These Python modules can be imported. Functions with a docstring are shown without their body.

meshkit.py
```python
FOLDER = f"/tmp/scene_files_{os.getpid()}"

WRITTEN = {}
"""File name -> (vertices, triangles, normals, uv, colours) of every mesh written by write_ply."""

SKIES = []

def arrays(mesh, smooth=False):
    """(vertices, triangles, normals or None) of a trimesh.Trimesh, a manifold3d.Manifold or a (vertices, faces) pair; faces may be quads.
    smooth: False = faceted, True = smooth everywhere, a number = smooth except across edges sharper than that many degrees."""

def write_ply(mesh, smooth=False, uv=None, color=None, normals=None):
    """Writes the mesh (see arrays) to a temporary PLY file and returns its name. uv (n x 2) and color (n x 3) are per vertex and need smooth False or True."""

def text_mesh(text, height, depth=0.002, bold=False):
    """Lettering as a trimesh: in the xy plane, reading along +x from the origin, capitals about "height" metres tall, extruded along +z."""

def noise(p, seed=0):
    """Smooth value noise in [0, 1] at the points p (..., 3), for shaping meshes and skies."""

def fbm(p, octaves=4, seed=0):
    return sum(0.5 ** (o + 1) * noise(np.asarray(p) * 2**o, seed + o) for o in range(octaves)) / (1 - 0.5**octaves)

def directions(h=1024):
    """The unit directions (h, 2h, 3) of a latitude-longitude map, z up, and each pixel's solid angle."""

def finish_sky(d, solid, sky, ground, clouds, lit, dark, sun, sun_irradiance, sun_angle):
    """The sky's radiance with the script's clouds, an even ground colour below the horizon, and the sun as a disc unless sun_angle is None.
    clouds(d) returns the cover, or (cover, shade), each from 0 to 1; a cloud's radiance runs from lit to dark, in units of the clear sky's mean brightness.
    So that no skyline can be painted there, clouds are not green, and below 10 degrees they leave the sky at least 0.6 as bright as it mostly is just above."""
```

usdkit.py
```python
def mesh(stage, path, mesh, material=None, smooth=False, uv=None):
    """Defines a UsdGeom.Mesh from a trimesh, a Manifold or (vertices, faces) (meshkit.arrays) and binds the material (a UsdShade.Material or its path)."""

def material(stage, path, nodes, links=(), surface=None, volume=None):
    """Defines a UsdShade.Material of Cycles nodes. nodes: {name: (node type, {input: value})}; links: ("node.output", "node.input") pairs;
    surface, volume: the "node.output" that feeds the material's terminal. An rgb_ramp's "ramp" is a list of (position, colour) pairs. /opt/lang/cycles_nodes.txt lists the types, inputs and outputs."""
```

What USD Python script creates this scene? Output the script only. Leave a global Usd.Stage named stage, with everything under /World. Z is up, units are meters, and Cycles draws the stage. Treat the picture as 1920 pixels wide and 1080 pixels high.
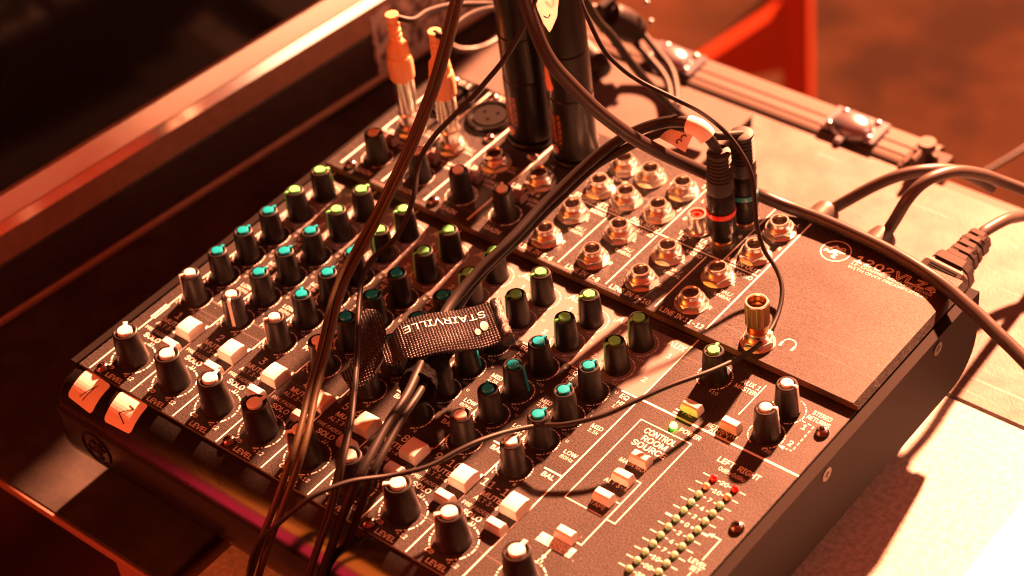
import math, random
import numpy as np, trimesh
from shapely import affinity
from shapely.geometry import Polygon, LineString, Point, box as sbox
from shapely.ops import unary_union
import usdkit, meshkit
from pxr import Usd, UsdGeom, UsdLux, UsdShade, Gf, Sdf

random.seed(7); RNG = np.random.default_rng(7)
stage = Usd.Stage.CreateInMemory()
UsdGeom.Xform.Define(stage, '/World'); UsdGeom.Scope.Define(stage, '/World/Looks')
# All measures below are millimetres from the front left corner of the mixer's control panel
# (x along its front, y towards its rear, z up); the floor lies 810 mm below that panel.
FLOOR = -810.0
def M(p): return ((p[0]) * .001, (p[1]) * .001, (p[2] - FLOOR) * .001)

# ------------------------------------------------------------------ camera
CAM = (539.38, -301.47, 539.27)
RIGHT = (0.77033378, 0.62901005, -0.10455728); FWD = (-0.5244075, 0.5316786, -0.6650674)
R_, F_ = np.array(RIGHT), np.array(FWD); U_ = np.cross(R_, F_)
cam = UsdGeom.Camera.Define(stage, '/World/camera')
c = M(CAM)
cam.AddTransformOp().Set(Gf.Matrix4d(*R_, 0, *U_, 0, *(-F_), 0, *c, 1))
cam.CreateHorizontalApertureAttr(36.0); cam.CreateVerticalApertureAttr(20.25)
cam.CreateFocalLengthAttr(3746.8 / 1920 * 36); cam.CreateFStopAttr(8.0); cam.CreateFocusDistanceAttr(0.762)
cam.CreateClippingRangeAttr(Gf.Vec2f(0.01, 100)); cam.CreateExposureAttr(0.15)

# ------------------------------------------------------------------ lights (a dark room lit by stage lamps)
def aim(x, src, dst):
    s, d = np.array(M(src)), np.array(M(dst)); z = (s - d) / np.linalg.norm(s - d)
    xx = np.cross([0, 0, 1.0], z); xx /= np.linalg.norm(xx); y = np.cross(z, xx)
    x.AddTransformOp().Set(Gf.Matrix4d(*xx, 0, *y, 0, *z, 0, *s, 1))
def rect(name, src, dst, w, h, color, power):
    l = UsdLux.RectLight.Define(stage, '/World/' + name); aim(l, src, dst)
    l.CreateWidthAttr(w * .001); l.CreateHeightAttr(h * .001); l.CreateColorAttr(Gf.Vec3f(*color)); l.CreateIntensityAttr(power)
    return l
KEY = (-560, 5500, 3320)
key = UsdLux.SphereLight.Define(stage, '/World/key_lamp'); key.AddTranslateOp().Set(Gf.Vec3d(*M(KEY)))
key.CreateRadiusAttr(.115); key.CreateColorAttr(Gf.Vec3f(1, .31, .145)); key.CreateIntensityAttr(46000)
rect('front_wash_lamp', (-420, -900, 620), (100, 60, 0), 700, 500, (1, .15, .03), 7.5)
rect('magenta_lamp', (-990, -1380, 230), (60, -15, -10), 1100, 620, (1, .025, .06), 7.5)
rect('amber_lamp', (-950, -1050, 950), (60, -15, -10), 1200, 700, (1, .18, .0), 4.0)
rect('side_spot_lamp', (1010, 1000, 740), (-90, 1000, -14), 590, 420, (1, .56, .32), 4.4)
dome = UsdLux.DomeLight.Define(stage, '/World/room_glow'); dome.CreateIntensityAttr(1)
dm = usdkit.material(stage, '/World/Looks/room_glow', {'b': ('background_shader', {'color': (1, .06, .016), 'strength': .48})}, [], surface='b.background')
UsdShade.MaterialBindingAPI.Apply(dome.GetPrim()).Bind(dm)

# ------------------------------------------------------------------ materials
MAT = {}
def mat(name, color, rough=.5, metal=0., spec=.5, noise=None, bump=None, coat=0., emit=None, extra=None):
    n = {'p': ('principled_bsdf', dict(base_color=color, roughness=rough, metallic=metal, specular_ior_level=spec, coat_weight=coat, **(extra or {})))}; l = []
    if emit: n['p'][1].update(emission_color=emit[0], emission_strength=emit[1])
    if noise or bump: n['t'] = ('texture_coordinate', {})
    if noise:   # (scale, dark colour, bright colour, low, high, detail)
        s, a, b, lo, hi, det = noise
        n['n'] = ('noise_texture', {'scale': s, 'detail': det, 'roughness': .6}); n['r'] = ('rgb_ramp', {'ramp': [(lo, a), (hi, b)]})
        l += [('t.object', 'n.vector'), ('n.fac', 'r.fac'), ('r.color', 'p.base_color')]
    if bump:    # (scale, distance in metres, strength)
        n['bn'] = ('noise_texture', {'scale': bump[0], 'detail': 3.0}); n['b'] = ('bump', {'distance': bump[1], 'strength': bump[2]})
        l += [('t.object', 'bn.vector'), ('bn.fac', 'b.height'), ('b.normal', 'p.normal')]
    MAT[name] = usdkit.material(stage, '/World/Looks/' + name, n, l, surface='p.BSDF'); return MAT[name]
def worn(name, lo, hi, rough, spec, grain, dust, dustcol, smudge=.10, bump=(1900, .00012, .5), dsize=.10, scratch=0.):
    """painted surface: grain, sparse dust specks and lint, faint wiped smudges in the gloss"""
    MAT[name] = usdkit.material(stage, '/World/Looks/'+name, {
        't': ('texture_coordinate', {}), 'n': ('noise_texture', {'scale': grain, 'detail': 2., 'roughness': .6}), 'r': ('rgb_ramp', {'ramp': [(.36, lo), (.66, hi)]}),
        'v': ('voronoi_texture', {'scale': dust, 'randomness': 1.}), 'vn': ('noise_texture', {'scale': 40., 'detail': 3.}), 'dm': ('map_range', {'from_min': .52, 'from_max': .72, 'to_min': .0, 'to_max': dsize, 'clamp': True}),
        'lt': ('math', {'math_type': 'less_than'}), 'mx': ('mix', {'color2': dustcol}), 'df': ('math', {'math_type': 'multiply', 'value2': .8}),
        's': ('noise_texture', {'scale': 22., 'detail': 6., 'roughness': .65, 'distortion': 1.2}), 'rr': ('map_range', {'from_min': .3, 'from_max': .7, 'to_min': rough-smudge, 'to_max': rough+smudge, 'clamp': True}),
        'sm': ('mapping', {'rotation': (0, 0, .9), 'scale': (9., 420., 9.)}), 'sn': ('noise_texture', {'scale': 1., 'detail': 2., 'distortion': .4}), 'sm2': ('mapping', {'rotation': (0, 0, -.35), 'scale': (7., 380., 7.)}), 'sn2': ('noise_texture', {'scale': 1., 'detail': 2., 'distortion': .4}),
        'sx': ('math', {'math_type': 'maximum'}), 'st': ('map_range', {'from_min': .70, 'from_max': .76, 'to_min': 0., 'to_max': scratch, 'clamp': True}), 'mx2': ('mix', {'color2': dustcol}),
        'bn': ('noise_texture', {'scale': bump[0], 'detail': 3.}), 'b': ('bump', {'distance': bump[1], 'strength': bump[2]}), 'p': ('principled_bsdf', {'specular_ior_level': spec})},
        [('t.object', 'n.vector'), ('t.object', 'v.vector'), ('t.object', 'vn.vector'), ('t.object', 's.vector'), ('t.object', 'bn.vector'), ('n.fac', 'r.fac'), ('vn.fac', 'dm.value'), ('v.distance', 'lt.value1'), ('dm.result', 'lt.value2'),
         ('lt.value', 'df.value1'), ('df.value', 'mx.fac'), ('r.color', 'mx.color1'), ('mx.color', 'mx2.color1'), ('t.object', 'sm.vector'), ('t.object', 'sm2.vector'), ('sm.vector', 'sn.vector'), ('sm2.vector', 'sn2.vector'), ('sn.fac', 'sx.value1'), ('sn2.fac', 'sx.value2'), ('sx.value', 'st.value'), ('st.result', 'mx2.fac'), ('mx2.color', 'p.base_color'), ('s.fac', 'rr.value'), ('rr.result', 'p.roughness'), ('bn.fac', 'b.height'), ('b.normal', 'p.normal')], surface='p.BSDF')
worn('panel', (.002, .002, .002), (.062, .055, .05), .42, .38, 1650, 330., (.42, .40, .37), .05, scratch=.22)
mat('case_paint', (.009, .007, .006), .6, spec=.07, bump=(1500, .00008, .3))
worn('rest_plastic', (.008, .007, .007), (.012, .011, .011), .2, .5, 900, 150., (.30, .27, .24), .05, (900, .00001, .1), .05)
mat('grey_print', (.20, .19, .185), .5, spec=.4, bump=(1900, .00015, .4))
mat('white_ink', (.78, .77, .74), .5, spec=.3)
mat('dark_ink', (.03, .03, .03), .5)
worn('knob_plastic', (.010, .009, .008), (.018, .015, .014), .42, .36, 700, 420., (.22, .19, .16), .06, (1400, .00005, .25), .09)
mat('cap_white', (.80, .78, .74), .38)
mat('cap_teal', (.002, .34, .46), .32)
mat('cap_green', (.17, .78, .26), .35)
mat('button_white', (.80, .77, .72), .42)
mat('button_dark', (.16, .10, .10), .45)
mat('nickel', (.90, .95, .90), .26, 1.)
mat('brass', (.42, .25, .12), .34, 1.)
mat('hole', (.006, .006, .006), .7)
mat('screw_black', (.30, .26, .25), .22, 1.)
mat('screw_dark', (.05, .04, .04), .35, .6)
mat('chrome', (.34, .33, .38), .26, .75)
mat('led_green', (.30, .62, .36), .15, coat=.5, extra=dict(subsurface_weight=.5, subsurface_scale=.0012, subsurface_radius=(.5, 1., .5)))
mat('led_amber', (.85, .58, .32), .12, coat=.6)
mat('led_red', (.75, .012, .02), .12, coat=.6)
mat('led_lit', (.3, .9, .1), .3, emit=((.16, 1., .03), 24.))
mat('edge_paint', (.13, .085, .05), .45)
mat('rubber', (.016, .015, .015), .55, bump=(700, .0001, .3))
mat('cable_black', (.016, .014, .013), .5, spec=.28, bump=(500, .0001, .2))
mat('cable_olive', (.05, .034, .014), .4, spec=.35, bump=(900, .00015, .5))
mat('cable_dark', (.03, .022, .019), .38, spec=.4, bump=(500, .0001, .2))
mat('cable_grey', (.07, .058, .052), .42, bump=(500, .0001, .2))
mat('plug_cream', (.88, .50, .26), .36)
mat('adapter_black', (.008, .007, .006), .36, spec=.22)
mat('orange_ink', (.75, .22, .06), .5)
mat('ring_red', (.70, .05, .03), .25); mat('ring_teal', (.02, .28, .32), .25)
mat('tape', (.85, .82, .76), .5, bump=(300, .0003, .2))
mat('tape_back', (.70, .62, .55), .5)
mat('sticker_paper', (.92, .84, .74), .6, bump=(600, .0001, .3))
mat('pen', (.02, .015, .012), .5)
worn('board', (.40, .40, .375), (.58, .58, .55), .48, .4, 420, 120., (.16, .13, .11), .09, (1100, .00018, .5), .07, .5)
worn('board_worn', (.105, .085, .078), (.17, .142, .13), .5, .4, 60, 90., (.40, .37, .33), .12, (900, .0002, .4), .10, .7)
mat('board_black', (.02, .018, .017), .6, spec=.2, noise=(60, (.026, .021, .018), (.055, .046, .04), .35, .75, 6.), bump=(900, .00015, .5))
mat('board_edge', (.30, .14, .10), .5, bump=(300, .0004, .6))
mat('seam', (.01, .01, .01), .8)
mat('aluminium', (.075, .052, .04), .6, .15)
mat('case_side', (.10, .06, .045), .6)
mat('laptop_skin', (.2, .17, .16), .45, .0, noise=(30, (.085, .07, .064), (.12, .10, .092), .3, .7, 6.))
mat('screen', (.012, .010, .010), .12, spec=.35)
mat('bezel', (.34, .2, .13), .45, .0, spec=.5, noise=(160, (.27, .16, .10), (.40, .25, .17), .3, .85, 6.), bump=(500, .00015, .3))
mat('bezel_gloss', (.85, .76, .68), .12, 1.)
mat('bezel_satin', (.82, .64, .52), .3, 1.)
mat('bezel_band', (.035, .025, .022), .45, noise=(240, (.028, .02, .018), (.06, .04, .035), .3, .85, 6.))
mat('label_print', (.4, .36, .34), .4, noise=(170, (.10, .07, .06), (.62, .55, .50), .42, .6, 3.))
mat('label_silver', (.52, .46, .43), .35)
mat('velcro', (.02, .018, .02), .35, spec=.8, bump=(1300, .0006, 1.))
mat('velcro_loop', (.004, .0035, .0035), .85, spec=.1, bump=(900, .0012, 1.))
mat('paper', (.9, .89, .86), .6)
mat('chair_red', (.30, .036, .009), .5, spec=.25)
mat('floor', (.03, .012, .005), .9, spec=.05, noise=(5.5, (.012, .0048, .0018), (.034, .0135, .005), .38, .64, 6.), bump=(160, .003, .3))
mat('gold_inside', (.055, .028, .014), .5)
MAT['tag_paper'] = usdkit.material(stage, '/World/Looks/tag_paper', {'d': ('principled_bsdf', {'base_color': (.85, .82, .78), 'roughness': .5}), 't': ('translucent_bsdf', {'color': (.85, .8, .74)}), 'm': ('mix_closure', {'fac': .5})},
    [('d.BSDF', 'm.closure1'), ('t.BSDF', 'm.closure2')], surface='m.closure')
# woven strap: fine bands in two directions as relief
MAT['weave'] = usdkit.material(stage, '/World/Looks/weave', {
    't': ('texture_coordinate', {}), 'm': ('mapping', {'rotation': (0, 0, -.95)}),
    'w1': ('wave_texture', {'bands_direction': 'x', 'scale': 270., 'distortion': 2.2, 'detail': 1.}),
    'w2': ('wave_texture', {'bands_direction': 'y', 'scale': 270., 'distortion': 2.2, 'detail': 1.}),
    'x': ('math', {'math_type': 'multiply'}), 'b': ('bump', {'distance': .0006, 'strength': 1.}),
    'c': ('rgb_ramp', {'ramp': [(0., (.010, .009, .010)), (1., (.028, .021, .021))]}),
    'p': ('principled_bsdf', {'roughness': .24, 'specular_ior_level': .6})},
    [('t.object', 'm.vector'), ('m.vector', 'w1.vector'), ('m.vector', 'w2.vector'), ('w1.fac', 'x.value1'), ('w2.fac', 'x.value2'),
     ('x.value', 'b.height'), ('b.normal', 'p.normal'), ('x.value', 'c.fac'), ('c.color', 'p.base_color')], surface='p.BSDF')

# ------------------------------------------------------------------ scene helpers
USED, BASE = {}, {}
def numbered(parent, name):
    k = (parent, name); USED[k] = USED.get(k, -1) + 1
    return f"{parent}/{name}" + (f"_{USED[k]:03d}" if USED[k] else '')
def custom(prim, **kw):
    for k, v in kw.items():
        if v: prim.SetCustomDataByKey(k, v)
def thing(name, label, category, base, group=None):
    path = numbered('/World', name); x = UsdGeom.Xform.Define(stage, path)
    x.AddTranslateOp().Set(Gf.Vec3d(*M(base))); BASE[path] = np.array(base, float)
    custom(x.GetPrim(), label=label, category=category, group=group); return path
def part(parent, name, mesh, material, smooth=35, label=None, kind=None):
    path = numbered(parent, name); root = '/'.join(path.split('/')[:3]); b = BASE[root]
    if isinstance(mesh, list): mesh = trimesh.util.concatenate(mesh)
    m = trimesh.Trimesh((np.array(mesh.vertices) - b) * .001, mesh.faces, process=False)
    g = usdkit.mesh(stage, path, m, MAT[material], smooth)
    custom(g.GetPrim(), label=label, kind=kind); return path
def solo(name, mesh, material, label=None, category=None, kind=None, smooth=35, group=None):
    if isinstance(mesh, list): mesh = trimesh.util.concatenate(mesh)
    path = numbered('/World', name); lo = mesh.bounds[0]; ctr = mesh.bounds.mean(0); b = np.array([ctr[0], ctr[1], lo[2]])
    m = trimesh.Trimesh((np.array(mesh.vertices) - b) * .001, mesh.faces, process=False)
    g = usdkit.mesh(stage, path, m, MAT[material], smooth); UsdGeom.Xformable(g).AddTranslateOp().Set(Gf.Vec3d(*M(b)))
    custom(g.GetPrim(), label=label, category=category, kind=kind, group=group); return path

# ------------------------------------------------------------------ shape helpers (mm)
def cbox(x0, x1, y0, y1, z0, z1, b=.4):
    b = min(b, (x1-x0)/2.01, (y1-y0)/2.01, (z1-z0)/2.01); p = []
    for sx, X in ((1, x0), (-1, x1)):
        for sy, Y in ((1, y0), (-1, y1)):
            for sz, Z in ((1, z0), (-1, z1)):
                p += [(X+sx*b, Y+sy*b, Z), (X+sx*b, Y, Z+sz*b), (X, Y+sy*b, Z+sz*b)]
    return trimesh.convex.convex_hull(np.array(p))
def at(m, x=0, y=0, z=0, rz=0, rx=0):
    m = m.copy()
    if rx: m.apply_transform(trimesh.transformations.rotation_matrix(rx, [1, 0, 0]))
    if rz: m.apply_transform(trimesh.transformations.rotation_matrix(rz, [0, 0, 1]))
    m.apply_translation([x, y, z]); return m
def lathe(prof, n=32): return trimesh.creation.revolve(np.array(prof, float), sections=n)
def along(m, p, q):
    """turns a z-axis mesh so that it stands on p and points to q"""
    d = np.array(q, float) - p; T = trimesh.geometry.align_vectors([0, 0, 1], d / np.linalg.norm(d)); m = m.copy(); m.apply_transform(T); m.apply_translation(p); return m
def spline(P, step=1.6):
    P = np.array(P, float); Q = np.vstack([2*P[0]-P[1], P, 2*P[-1]-P[-2]]); out = []
    for i in range(1, len(Q)-2):
        a, b, c_, d = Q[i-1:i+3]; n = max(2, int(np.linalg.norm(c_-b)/step)); t = np.linspace(0, 1, n, endpoint=False)[:, None]
        out.append(.5*((2*b)+(-a+c_)*t+(2*a-5*b+4*c_-d)*t*t+(-a+3*b-3*c_+d)*t**3))
    return np.vstack(out+[P[-1:]])
def tube(P, r, n=14, raw=False, wob=0., seed=0):
    P = np.array(P, float) if raw else spline(P)
    if wob: s = np.arange(len(P)); P = P + wob*(np.stack([meshkit.noise(np.stack([s*.11, s*0+k*9.1+seed, s*0], 1)) for k in range(3)], 1)-.5)
    T = np.gradient(P, axis=0); T /= np.linalg.norm(T, axis=1, keepdims=True)
    N = np.zeros_like(P); a = np.cross(T[0], [.3, .2, 1]); N[0] = a/np.linalg.norm(a)
    for i in range(1, len(P)):
        v = N[i-1]-T[i]*(N[i-1]@T[i]); N[i] = v/np.linalg.norm(v)
    B = np.cross(T, N); th = np.linspace(0, 2*np.pi, n, endpoint=False); R = r if np.ndim(r) else np.full(len(P), r)
    V = (P[:, None]+R[:, None, None]*(np.cos(th)[None, :, None]*N[:, None]+np.sin(th)[None, :, None]*B[:, None])).reshape(-1, 3)
    i = np.arange(len(P)-1)[:, None]*n; j = np.arange(n)[None]; k = (j+1) % n
    q = np.stack([i+j, i+k, i+n+k, i+n+j], -1).reshape(-1, 4); f = np.vstack([q[:, [0, 1, 2]], q[:, [0, 2, 3]]])
    f = np.vstack([f, [[len(V), (t+1) % n, t] for t in range(n)], [[len(V)+1, len(V)-n+t, len(V)-n+(t+1) % n] for t in range(n)]])
    return trimesh.Trimesh(np.vstack([V, P[0], P[-1]]), f, process=False)
def extr(poly, h, z=0):
    gs = [poly] if poly.geom_type == 'Polygon' else list(poly.geoms)
    m = trimesh.util.concatenate([trimesh.creation.extrude_polygon(g, h, engine='earcut') for g in gs]); m.apply_translation([0, 0, z]); return m
def extr_x(poly_yz, x0, x1):
    """a (y,z) outline pushed along x"""
    m = extr(poly_yz, x1-x0); V = m.vertices.copy(); m.vertices = np.stack([V[:, 2]+x0, V[:, 0], V[:, 1]], 1); return m
def flat(polys, z):
    V, F, n = [], [], 0
    for p in polys:
        for g in ([p] if p.geom_type == 'Polygon' else [q for q in p.geoms if q.geom_type == 'Polygon']):
            if g.area < 1e-4: continue
            v, f = trimesh.creation.triangulate_polygon(g, engine='earcut')
            a = v[f]; s = (a[:, 1, 0]-a[:, 0, 0])*(a[:, 2, 1]-a[:, 0, 1])-(a[:, 1, 1]-a[:, 0, 1])*(a[:, 2, 0]-a[:, 0, 0])
            f = np.where((s < 0)[:, None], f[:, ::-1], f); V.append(v); F.append(f+n); n += len(v)
    V = np.vstack(V); return trimesh.Trimesh(np.c_[V, np.full(len(V), z)], np.vstack(F), process=False)
GLYPH = {}
def text(s, h, x, y, align=0., bold=True, rot=0.):
    """lettering as flat polygons; align 0 left, .5 centre, 1 right; y is the baseline"""
    if (s, bold) not in GLYPH:
        m = meshkit.text_mesh(s, 10., 1., bold); v, f = np.array(m.vertices), np.array(m.faces); up = m.face_normals[:, 2] > .9
        GLYPH[(s, bold)] = [Polygon(v[t][:, :2]) for t in f[up]], v[:, 0].min(), v[:, 0].max()
    ps, a, b = GLYPH[(s, bold)]; k = h/10.
    out = [affinity.affine_transform(p, [k, 0, 0, k, x-(a+(b-a)*align)*k, y]) for p in ps]
    return [affinity.rotate(p, rot, origin=(x, y)) for p in out] if rot else out
def fit_text(s, h, x0, x1, y, bold=True):
    ps = text(s, h, 0, 0, 0, bold); u = max(p.bounds[2] for p in ps); k = (x1-x0)/u
    return [affinity.affine_transform(p, [k, 0, 0, 1, x0, y]) for p in ps]
def line(pts, w): return LineString(pts).buffer(w/2, cap_style=2, join_style=2)
def ring(cx, cy, r, w): return Point(cx, cy).buffer(r).difference(Point(cx, cy).buffer(r-w))
def runner(cx, cy, r):
    """the round emblem: a ring with a small running figure in it"""
    k = r; P = lambda *q: [(cx+a*k, cy+b*k) for a, b in q]
    fig = [LineString(P((-.42, .18), (-.18, .42), (.12, .22), (.30, .02), (.56, .10))).buffer(.085*k),
           LineString(P((.10, .20), (-.10, -.12))).buffer(.17*k), LineString(P((-.10, -.12), (.20, -.28), (.04, -.56), (.24, -.60))).buffer(.085*k),
           LineString(P((-.10, -.12), (-.30, -.30), (-.60, -.14), (-.66, -.26))).buffer(.085*k), ring(cx+.34*k, cy+.36*k, .17*k, .085*k)]
    return [ring(cx, cy, r, .085*r), unary_union(fig)]

# ------------------------------------------------------------------ setting: floor
g = solo('floor', cbox(-3500, 3000, -2500, 6000, FLOOR-40, FLOOR, 1), 'floor', kind='structure')

# ------------------------------------------------------------------ tables, cases
TZ = -60.0
t = thing('tabletop_board', 'black worn tabletop board with reddish raw front edge at the lower left', 'board', (-60, 90, TZ-5))
part(t, 'board_top', cbox(-420, 59.2, -33.6, 223.9, TZ-4.2, TZ, .5), 'board_black')
part(t, 'front_edge_strip', cbox(-420, 59.2, -35.2, -33.7, TZ-4.4, TZ-.4, .3), 'board_edge')
t = thing('tabletop_board', 'pale grey speckled tabletop board right of the mixer, in front of the thin seam', 'board', (300, 90, TZ-5))
part(t, 'board_top', cbox(68.2, 640, -33.6, 223.9, TZ-4.2, TZ, .5), 'board')
part(t, 'front_edge_strip', cbox(68.2, 640, -35.2, -33.7, TZ-4.4, TZ-.4, .3), 'board_edge')
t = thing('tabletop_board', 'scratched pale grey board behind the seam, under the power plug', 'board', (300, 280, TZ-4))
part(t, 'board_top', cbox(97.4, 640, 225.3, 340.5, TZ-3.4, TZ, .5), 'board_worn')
t = thing('flight_case', 'red lit case front below the overhanging black board', 'flight case', (200, 80, FLOOR))
part(t, 'case_body', cbox(22, 620, -31, 200, FLOOR+.5, TZ-9, 2), 'board_edge')
part(t, 'case_rim', cbox(20, 622, -32.5, 202, TZ-8.8, TZ-4.6, 1), 'case_side')
t = thing('flight_case', 'flight case with aluminium edge, ball corners and latch behind the boards', 'flight case', (20, 300, FLOOR))
part(t, 'case_body', cbox(-300, 178, 226, 366, FLOOR+.5, TZ-8.2, 2), 'case_side')
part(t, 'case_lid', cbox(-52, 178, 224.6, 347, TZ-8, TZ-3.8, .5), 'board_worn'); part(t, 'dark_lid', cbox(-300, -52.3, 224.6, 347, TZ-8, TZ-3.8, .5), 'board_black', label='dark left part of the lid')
prof = Polygon([(347.4, TZ-8), (347.4, TZ-2.6), (349, TZ-1.9), (352, TZ-1.9), (352.6, TZ-1.3), (358, TZ-1.3), (358.6, TZ-.8), (362, TZ-.8), (362.6, TZ-1.4), (367, TZ-1.5), (370, TZ-3.5), (370, TZ-26), (366.4, TZ-26), (366.4, TZ-8)])
part(t, 'edge_profile', extr_x(prof, -300, 176), 'aluminium', 25)
for x in (27, 134):
    ball = trimesh.creation.icosphere(3, 1.0); ball.apply_scale([11, 9, 6]); k = part(t, 'ball_corner', at(ball, x, 355, TZ+1), 'chrome')
    part(k, 'corner_plate', [cbox(x-15, x+15, 349, 367, TZ-.6, TZ+1.2, .6), cbox(x-2, x+2, 341, 350, TZ-.2, TZ+2.6, .8)], 'chrome')
    for dx, dy in ((-11, 352), (11, 352), (-9, 364), (9, 364)):
        rv = trimesh.creation.icosphere(2, 1.9); rv.apply_scale([1, 1, .6]); part(k, 'rivet', at(rv, x+dx, dy, TZ+1.6), 'chrome')
k = part(t, 'latch', [cbox(166, 186, 342, 362, TZ-6, TZ+.8, .8), cbox(168, 171, 343, 361, TZ+1, TZ+3, .6)], 'screw_black')
part(k, 'latch_handle', [cbox(175, 178, 338, 354, TZ+1, TZ+11, 1.2), at(trimesh.creation.cylinder(4.2, 4, sections=24), 176.5, 352, TZ+10), cbox(170, 183, 350, 353, TZ+1, TZ+6, 1)], 'aluminium')
part(t, 'lower_rim', cbox(177, 520, 352, 372, TZ-34, TZ-24, 1.2), 'aluminium')
part(t, 'lower_body', cbox(179, 520, 228, 366, FLOOR+.6, TZ-34.5, 2), 'case_side')
s = thing('flat_box', 'thin flat box with bright top and black sides under the cable connector', 'box', (30, 295, TZ))
part(s, 'lid', cbox(-60, 93, 258, 333, TZ+6.2, TZ+7.4, .4), 'laptop_skin'); part(s, 'body', cbox(-59.4, 92.4, 258.6, 332.4, TZ+.05, TZ+6, .6), 'hole')
solo('paper_sheet', cbox(314.6, 520, -20, 205, TZ+.06, TZ+.36, .1), 'paper', 'white paper sheet, overexposed, at the lower right corner', 'paper')

# ------------------------------------------------------------------ chair in the background
def cpt(px, py, dep):
    d = F_ + R_*((px-960)/3746.8) - U_*((py-540)/3746.8); return np.array(CAM)+d*dep
CP, CH, CF = np.array([-327.2, 998.6]), np.array([.712, .702]), np.array([-.702, .712])
def chair(origin, label, rz):
    s = thing('chair', label, 'chair', (origin[0], origin[1], FLOOR), None); ca, sa = math.cos(rz), math.sin(rz)
    H, F2 = CH*ca+CF*sa, -CH*sa+CF*ca
    def put(m):
        V = m.vertices.copy(); m.vertices = np.c_[origin+np.outer(V[:, 0], H)+np.outer(V[:, 1], F2), V[:, 2]]; m.fix_normals(); return m
    legs = ((0, 0), (-420, -60), (60, 420), (-360, 420)) if rz == 0 else ((0, 0),)
    wl = 13 if rz == 0 else 5
    for u, v in legs:
        pm = at(cbox(-wl, wl, -wl, wl, FLOOR, FLOOR+(430 if v > 0 else 720), 3), 0, 0, 0, -.45); part(s, 'leg', put(at(pm, u+3, v)), 'chair_red')
    part(s, 'seat', put(cbox(-430, 40, -40, 430, FLOOR+432, FLOOR+452, 5) if rz == 0 else cbox(-20, 300, 0, 300, FLOOR+721, FLOOR+740, 5)), 'chair_red')
    if rz == 0:
        br = extr(Polygon([(-10, -490), (-10, -524), (-91, -574), (-200, -640), (-200, -665), (-112, -603), (-51, -597), (-10, -594)]), 18); V = br.vertices.copy(); br.vertices = np.stack([V[:, 0], V[:, 2]-9, V[:, 1]], 1)
        part(s, 'side_brace', put(br), 'chair_red')
    return s
chair(CP, 'red wooden chair with slanted brace, out of focus behind the flight case', 0.)

# ------------------------------------------------------------------ monitor at the left
mo = thing('monitor', 'large dark flat monitor with glossy lower bezel standing left of the mixer', 'monitor', (-110, 140, TZ))
nu = math.hypot(.109, 1); UX, UY = .109/nu, 1/nu; NX, NY = UY, -UX
def mon(s0, s1, z0, z1, d0, d1, b=.5, tilt=0.):
    m = cbox(s0, s1, d0, d1, z0, z1, b); V = m.vertices.copy(); s, d, z = V[:, 0], V[:, 1], V[:, 2]
    d = d + tilt*(z-z0)
    m.vertices = np.stack([-94.5+UX*(s-237)+NX*d, 237+UY*(s-237)+NY*d, z], 1); return m
part(mo, 'base_band', mon(-330, 512, TZ+.1, -31.3, -30, -1.2, .6), 'bezel_band')
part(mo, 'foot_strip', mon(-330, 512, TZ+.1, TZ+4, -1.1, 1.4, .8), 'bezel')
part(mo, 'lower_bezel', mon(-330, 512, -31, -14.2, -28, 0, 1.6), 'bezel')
lip = extr(Polygon([(-20, -14.1), (1.6, -14.1), (-1.4, -10.1), (-20, -10.1)]), 842); V = lip.vertices.copy(); s_, d_, z_ = V[:, 2]-330, V[:, 0], V[:, 1]
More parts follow.
